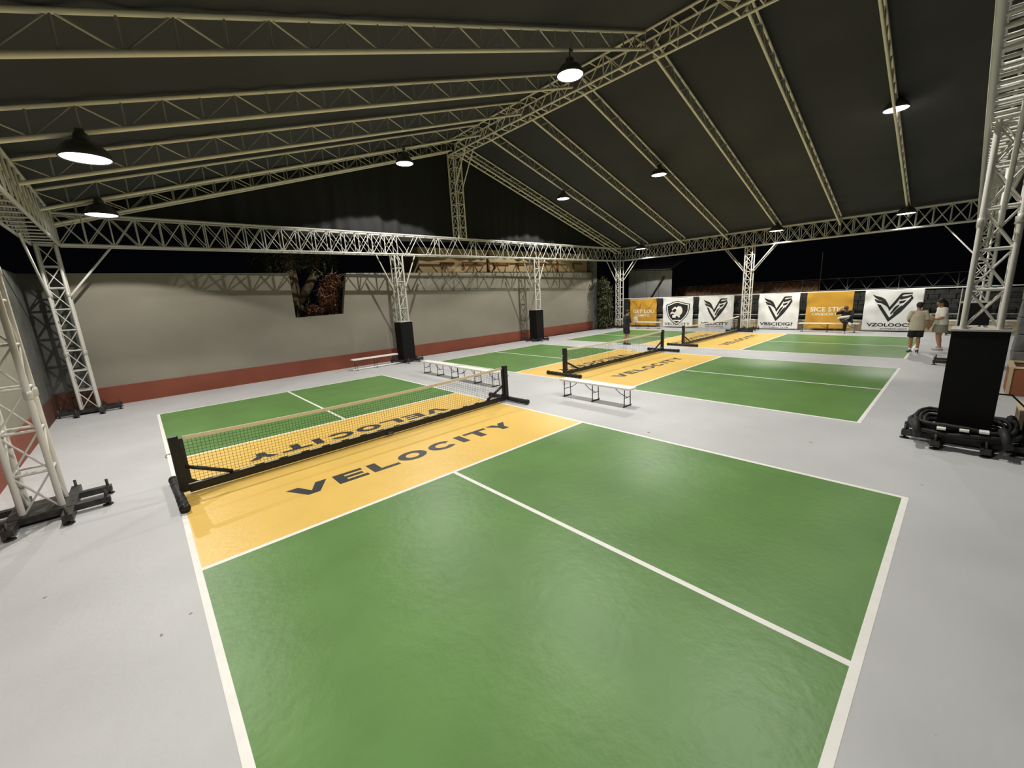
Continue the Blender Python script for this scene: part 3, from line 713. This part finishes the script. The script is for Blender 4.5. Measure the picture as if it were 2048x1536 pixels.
pil = empty('stone_pillar', (14.3, -1.25, 0), 'rough grey stone pillar behind the planter at the right edge', 'pillar')
for k in range(12):
    bm = bmesh.new(); bbox(bm, -.26, .26, -.26, .26, k*.36, k*.36+.35, .03)
    for vv in bm.verts: vv.co += .03*noise.noise_vector(vv.co*4)
    finish(bm, 'stone_block', CONC, pil)

# ------------------------------------------------------------------ people
SKIN = mat('skin', (0.42, 0.22, 0.13), .6); HAIR = mat('black_hair', (0.012, 0.010, 0.008), .6); HAIRB = mat('brown_hair', (0.10, 0.035, 0.015), .6)
SHIRTC = mat('cream_shirt', (0.55, 0.49, 0.35), .85, nscale=5, namt=.08); SHIRTW = mat('white_shirt', (0.78, 0.76, 0.68), .85); BLKC = mat('black_cloth', (0.012, 0.012, 0.013), .85)
GREYC = mat('grey_khaki_cloth', (0.30, 0.28, 0.23), .85); SHOE = mat('dark_shoe', (0.06, 0.06, 0.065), .6); SHOEW = mat('white_shoe', (0.7, 0.69, 0.65), .6); TANC = mat('tan_cloth', (0.50, 0.40, 0.22), .85); TOWEL = mat('white_towel', (0.75, 0.73, 0.66), .9)
EYE = mat('eye_dark', (0.02, 0.015, 0.01), .3); LIP = mat('lip', (0.30, 0.10, 0.07), .5)
def ell(bm, c, r, seg=14):
    mtx = Matrix.Translation(c) @ Matrix.Diagonal((r[0], r[1], r[2], 1))
    bmesh.ops.create_uvsphere(bm, u_segments=seg, v_segments=seg-4, radius=1, matrix=mtx)
def fuse(bm, name, m, parent, voxel=0.013, smooth_it=3):
    """weld overlapping shells into one continuous skin"""
    bmesh.ops.recalc_face_normals(bm, faces=bm.faces)
    me = bpy.data.meshes.new('tmp'); bm.to_mesh(me); bm.free(); ob = bpy.data.objects.new('tmp', me); C.objects.link(ob)
    md = ob.modifiers.new('r', 'REMESH'); md.mode = 'VOXEL'; md.voxel_size = voxel
    sm = ob.modifiers.new('s', 'SMOOTH'); sm.iterations = smooth_it; sm.factor = .5
    dg = bpy.context.evaluated_depsgraph_get(); out = bpy.data.meshes.new_from_object(ob.evaluated_get(dg)); out.name = name
    bpy.data.objects.remove(ob); bpy.data.meshes.remove(me)
    out.materials.clear(); out.materials.append(m)
    for p in out.polygons: p.use_smooth = True
    return link(name, out, parent)
def V(*a): return Vector(a)
def hand(bm, wr, d, side, curl=.5):
    d = d.normalized(); u, v = frame_of(d)
    tube(bm, [wr, wr+d*.045, wr+d*.09], [(.024, .028), (.022, .040), (.018, .040)], 8)
    for k, (o, l) in enumerate(((-.030, .072), (-.010, .082), (.011, .078), (.030, .062))):
        b = wr+d*.085+v*o
        tube(bm, [b, b+d*l*.45+u*curl*.012, b+d*l*.8+u*curl*.035, b+d*l*.9+u*curl*.06], [.0105, .010, .009, .008], 6)
    b = wr+d*.03+v*side*.032
    tube(bm, [b, b+d*.03+v*side*.028, b+d*.062+v*side*.03+u*.01], [.013, .011, .009], 6)
def person(loc, rz, label, J, wear, sc=1.0):
    """J: joints in the person's own frame (faces +y, x to the right); one fused body, clothes and hair as children"""
    t = empty('person', loc, label, 'person', rz=rz); t.scale = (sc, sc, sc)
    g = {k: Vector(v) for k, v in J.items()}
    bm = bmesh.new()
    pel, chs, nk, hd = g['pelvis'], g['chest'], g['neck'], g['head']
    tube(bm, [pel-(chs-pel)*.35, pel, pel.lerp(chs, .5), chs, chs.lerp(nk, .6), nk], [(.10, .12), (.115, .165), (.10, .14), (.115, .165), (.085, .16), (.055, .07)], 14)
    tube(bm, [chs.lerp(nk, .8), nk, nk.lerp(hd, .55)], [.062, .056, .054], 10)
    fwd = Vector(J.get('look', (0, 1, 0))).normalized(); upv = (hd-nk).normalized(); fwd = (fwd-upv*fwd.dot(upv)).normalized(); sdv = fwd.cross(upv)
    Rm = Matrix((sdv, fwd, upv)).transposed().to_4x4()
    def hp(x, y, z): return hd + sdv*x + fwd*y + upv*z
    bmesh.ops.create_uvsphere(bm, u_segments=18, v_segments=14, radius=1, matrix=Matrix.Translation(hd) @ Rm @ Matrix.Diagonal((.076, .096, .116, 1)))
    ell(bm, hp(0, .045, -.062), (.050, .050, .050), 12)                       # jaw
    tube(bm, [hp(0, .088, .018), hp(0, .108, -.018), hp(0, .088, -.026)], [.010, .016, .012], 8)   # nose
    for s in (-1, 1): ell(bm, hp(s*.078, -.005, -.008), (.012, .020, .032), 8)  # ears
    for s, S in ((-1, 'l'), (1, 'r')):
        sh_, el, wr = g['sh_'+S], g['el_'+S], g['wr_'+S]
        tube(bm, [chs.lerp(nk, .55), sh_, sh_.lerp(el, .35), el, el.lerp(wr, .3), wr], [.055, .056, .048, .038, .040, .026], 10)
        hand(bm, wr, wr-el, s)
        hip, kn, an, toe = g['hip_'+S], g['kn_'+S], g['an_'+S], g['toe_'+S]
        tube(bm, [hip+V(0, 0, .04), hip.lerp(kn, .3), kn, kn.lerp(an, .3), an], [.090, .085, .056, .058, .036], 12)
        tube(bm, [an+V(0, 0, .01), an-(toe-an)*.18, toe], [.036, .036, .026], 8)
    fuse(bm, 'body', SKIN, t)
    for s in (-1, 1):
        bm = bmesh.new(); ell(bm, hp(s*.030, .086, .012), (.011, .008, .008), 8); finish(bm, 'eye', EYE, t, True)
    bm = bmesh.new(); ell(bm, hp(0, .094, -.055), (.022, .008, .007), 8); finish(bm, 'mouth', LIP, t, True)
    for kind, m, opt in wear:
        bm = bmesh.new()
        if kind == 'shirt':
            ex = opt.get('ease', 1.15); low = opt.get('low', .45)
            tube(bm, [pel-(chs-pel)*low, pel, pel.lerp(chs, .5), chs, chs.lerp(nk, .62), chs.lerp(nk, .92)], [(.15*ex, .20*ex), (.145*ex, .20*ex), (.13*ex, .185*ex), (.13*ex, .19*ex), (.10, .175), (.066, .085)], 16)
            for S in 'lr':
                sh_, el, wr = g['sh_'+S], g['el_'+S], g['wr_'+S]; f = opt.get('sleeve', .8)
                end = sh_.lerp(el, f) if f <= 1 else el.lerp(wr, f-1)
                pts = [chs.lerp(nk, .6), sh_, sh_.lerp(el, .5)] + ([el] if f > 1 else []) + [end]
                tube(bm, pts, [.07, .078*ex, .074*ex] + ([.058*ex] if f > 1 else []) + [(.072 if f <= 1 else .042)*ex], 12)
            fuse(bm, opt.get('name', 'shirt'), m, t)
        elif kind in ('shorts', 'trousers'):
            f = opt.get('len', .85)
            tube(bm, [pel+(chs-pel)*.30, pel, pel-(chs-pel)*.35], [(.125, .165), (.14, .185), (.135, .185)], 14)
            for S in 'lr':
                hip, kn, an = g['hip_'+S], g['kn_'+S], g['an_'+S]
                if kind == 'shorts': tube(bm, [hip+V(0, 0, .06), hip.lerp(kn, .4), hip.lerp(kn, f)], [.105, .112, .115], 12)
                else: tube(bm, [hip+V(0, 0, .05), hip.lerp(kn, .4), kn, kn.lerp(an, .5), kn.lerp(an, .94)], [.105, .10, .078, .072, .058], 12)
            fuse(bm, kind, m, t)
        elif kind == 'skirt':
            kn = (g['kn_l']+g['kn_r'])/2; hip = (g['hip_l']+g['hip_r'])/2
            tube(bm, [pel+(chs-pel)*.35, pel, hip.lerp(kn, .35), hip.lerp(kn, .68)], [(.12, .15), (.155, .19), (.185, .205), (.195, .21)], 16); fuse(bm, 'skirt', m, t)
        elif kind == 'shoes':
            for S in 'lr':
                b2 = bmesh.new(); an, toe = g['an_'+S], g['toe_'+S]; d = (toe-an); d.z = 0; d.normalize(); q = V(an.x, an.y, toe.z)
                tube(b2, [q-d*.075+V(0, 0, .01), q-d*.03+V(0, 0, .012), q+d*.09+V(0, 0, .0), q+d*.17+V(0, 0, -.006)], [(.042, .036), (.048, .042), (.040, .044), (.024, .032)], 10)
                tube(b2, [q+V(0, 0, .02), q+V(0, 0, .075)], [.044, .042], 10)
                so = fuse(b2, 'shoe', m, t, .009, 2)
                b3 = bmesh.new(); tube(b3, [q-d*.08+V(0, 0, -.028), q+d*.04+V(0, 0, -.028), q+d*.18+V(0, 0, -.028)], [(.012, .040), (.012, .046), (.010, .034)], 10); finish(b3, 'sole', opt.get('sole', SHOEW), so, True)
            bm.free()
        elif kind == 'socks':
            for S in 'lr':
                tubeobj('sock', m, [g['an_'+S]+V(0, 0, -.02), g['an_'+S].lerp(g['kn_'+S], opt.get('len', .18))], [.042, .046], t, 10)
            bm.free()
        elif kind == 'hair':
            bmesh.ops.create_uvsphere(bm, u_segments=18, v_segments=14, radius=1, matrix=Matrix.Translation(hp(0, -.014, .024)) @ Rm @ Matrix.Diagonal((.088, .102, .112, 1)))
            ell(bm, hp(0, -.060, -.035), (.062, .045, .055), 12)
            if opt.get('long'): tube(bm, [hp(0, -.06, .02), hp(0, -.10, -.08), hp(opt.get('sx', 0), -.085, -.20), hp(opt.get('sx', 0), -.07, -.32)], [.07, .075, .062, .03], 10)
            fuse(bm, 'hair', m, t, .011, 2)
        elif kind == 'cap':
            bmesh.ops.create_uvsphere(bm, u_segments=16, v_segments=12, radius=1, matrix=Matrix.Translation(hp(0, 0, .05)) @ Rm @ Matrix.Diagonal((.094, .108, .085, 1)))
            tube(bm, [hp(0, .06, .055), hp(0, .17, .045)], [(.012, .075), (.008, .055)], 10); fuse(bm, 'cap', m, t, .011, 2)
    return t
def prop(name, m, pts, rad, label, cat, base):
    bm = bmesh.new(); tube(bm, [Vector(p)-Vector(base) for p in pts], rad, 12)
    o = fuse(bm, name, m, None, .012, 2); o.location = base; return tag(o, label, cat)
# man seen from behind, cream shirt, black shorts
person((18.30, .80, .003), -PI/2+.25, 'person seen from behind in cream shirt and black shorts', dict(
    pelvis=(0, 0, .94), chest=(0, .02, 1.27), neck=(0, .035, 1.47), head=(0, .07, 1.62), look=(-.2, 1, -.25),
    sh_l=(-.18, .02, 1.39), el_l=(-.235, .05, 1.12), wr_l=(-.13, .24, 1.03), sh_r=(.18, .02, 1.39), el_r=(.245, .0, 1.10), wr_r=(.31, .12, .88),
    hip_l=(-.095, 0, .88), kn_l=(-.10, .05, .48), an_l=(-.10, .0, .085), toe_l=(-.14, .16, .04), hip_r=(.095, 0, .88), kn_r=(.085, .03, .48), an_r=(.075, -.06, .085), toe_r=(.11, .10, .04)),
    [('shirt', SHIRTC, dict(ease=1.06, low=.5, sleeve=.85)), ('shorts', BLKC, dict(len=.82)), ('socks', TOWEL, dict(len=.2)), ('shoes', SHOE, {}), ('hair', HAIR, {})], .915)
# woman turned to the left, white shirt, khaki skirt
person((19.25, .30, 0), .35, 'person with long dark hair in white shirt and grey skirt', dict(
    pelvis=(0, 0, .88), chest=(0, .02, 1.19), neck=(0, .045, 1.385), head=(0, .085, 1.53), look=(-.1, 1, -.15),
    sh_l=(-.17, .02, 1.32), el_l=(-.22, .06, 1.05), wr_l=(-.10, .25, 1.00), sh_r=(.17, .02, 1.32), el_r=(.22, -.02, 1.05), wr_r=(.10, .22, .95),
    hip_l=(-.085, 0, .83), kn_l=(-.075, .03, .45), an_l=(-.07, -.03, .08), toe_l=(-.08, .13, .04), hip_r=(.085, 0, .83), kn_r=(.08, .01, .45), an_r=(.08, -.07, .08), toe_r=(.10, .09, .04)),
    [('shirt', SHIRTW, dict(ease=1.12, low=.15, sleeve=.9)), ('skirt', GREYC, {}), ('shoes', SHOEW, dict(sole=GREYC)), ('socks', GREYC, dict(len=.12)), ('hair', HAIR, dict(long=1))])
prop('folded_jacket', TANC, [(19.12, .52, 1.10), (19.05, .56, .98), (19.08, .60, .82), (19.2, .55, .74)], [(.06, .12), (.09, .15), (.09, .14), (.04, .09)], 'tan jacket held in front by the person in grey skirt', 'jacket', (19.1, .55, .74))
# seated person, legs crossed, bowed head
person((24.18, 3.45, 0), PI/2-.1, 'person in black sitting cross-legged on the bench, head bowed', dict(
    pelvis=(0, -.02, .53), chest=(0, .10, .84), neck=(0, .20, 1.00), head=(0, .31, 1.10), look=(.1, .6, -.9),
    sh_l=(-.18, .15, .95), el_l=(-.24, .34, .76), wr_l=(-.08, .44, .64), sh_r=(.18, .15, .95), el_r=(.30, .33, .88), wr_r=(.18, .40, 1.06),
    hip_l=(-.09, .03, .50), kn_l=(-.06, .46, .48), an_l=(-.05, .44, .09), toe_l=(-.06, .60, .045), hip_r=(.09, .03, .52), kn_r=(.10, .44, .62), an_r=(-.22, .52, .48), toe_r=(-.30, .64, .44)),
    [('shirt', BLKC, dict(ease=1.08, low=.3, sleeve=1.5, name='jacket')), ('trousers', BLKC, {}), ('shoes', SHOEW, {}), ('hair', HAIRB, {})])
prop('white_towel', TOWEL, [(23.80, 3.30, .76), (23.74, 3.45, .74), (23.74, 3.62, .71), (23.78, 3.74, .66)], [(.03, .05), (.035, .06), (.035, .06), (.03, .04)], 'white towel across the lap of the seated person', 'towel', (23.76, 3.5, .66))
# dark-clothed person on the far court
person((16.50, 10.20, 0), -PI/2-.5, 'person in dark clothes with bare shins standing before the far court', dict(
    pelvis=(0, 0, .92), chest=(0, .03, 1.25), neck=(0, .055, 1.45), head=(0, .10, 1.59), look=(0, 1, -.2),
    sh_l=(-.18, .03, 1.38), el_l=(-.23, .02, 1.10), wr_l=(-.15, .22, 1.02), sh_r=(.18, .03, 1.38), el_r=(.25, .08, 1.12), wr_r=(.22, .32, 1.06),
    hip_l=(-.09, 0, .87), kn_l=(-.09, .04, .47), an_l=(-.10, -.03, .085), toe_l=(-.12, .13, .04), hip_r=(.09, 0, .87), kn_r=(.09, .06, .47), an_r=(.10, .02, .085), toe_r=(.13, .18, .04)),
    [('shirt', BLKC, dict(ease=1.02, low=.35, sleeve=1.2, name='jacket')), ('shorts', BLKC, dict(len=.8)), ('shoes', SHOE, {}), ('hair', HAIR, {})], .93)
pd = empty('paddle', (16.80, 9.90, .93), 'white paddle held out by the dark-clothed person', 'paddle')
bm = bmesh.new(); bbox(bm, -.008, .008, -.10, .10, .06, .32, .006); finish(bm, 'blade', WHITEP, pd)
tubeobj('handle', RUBBER, [(0, 0, -.04), (0, 0, .07)], .016, pd)
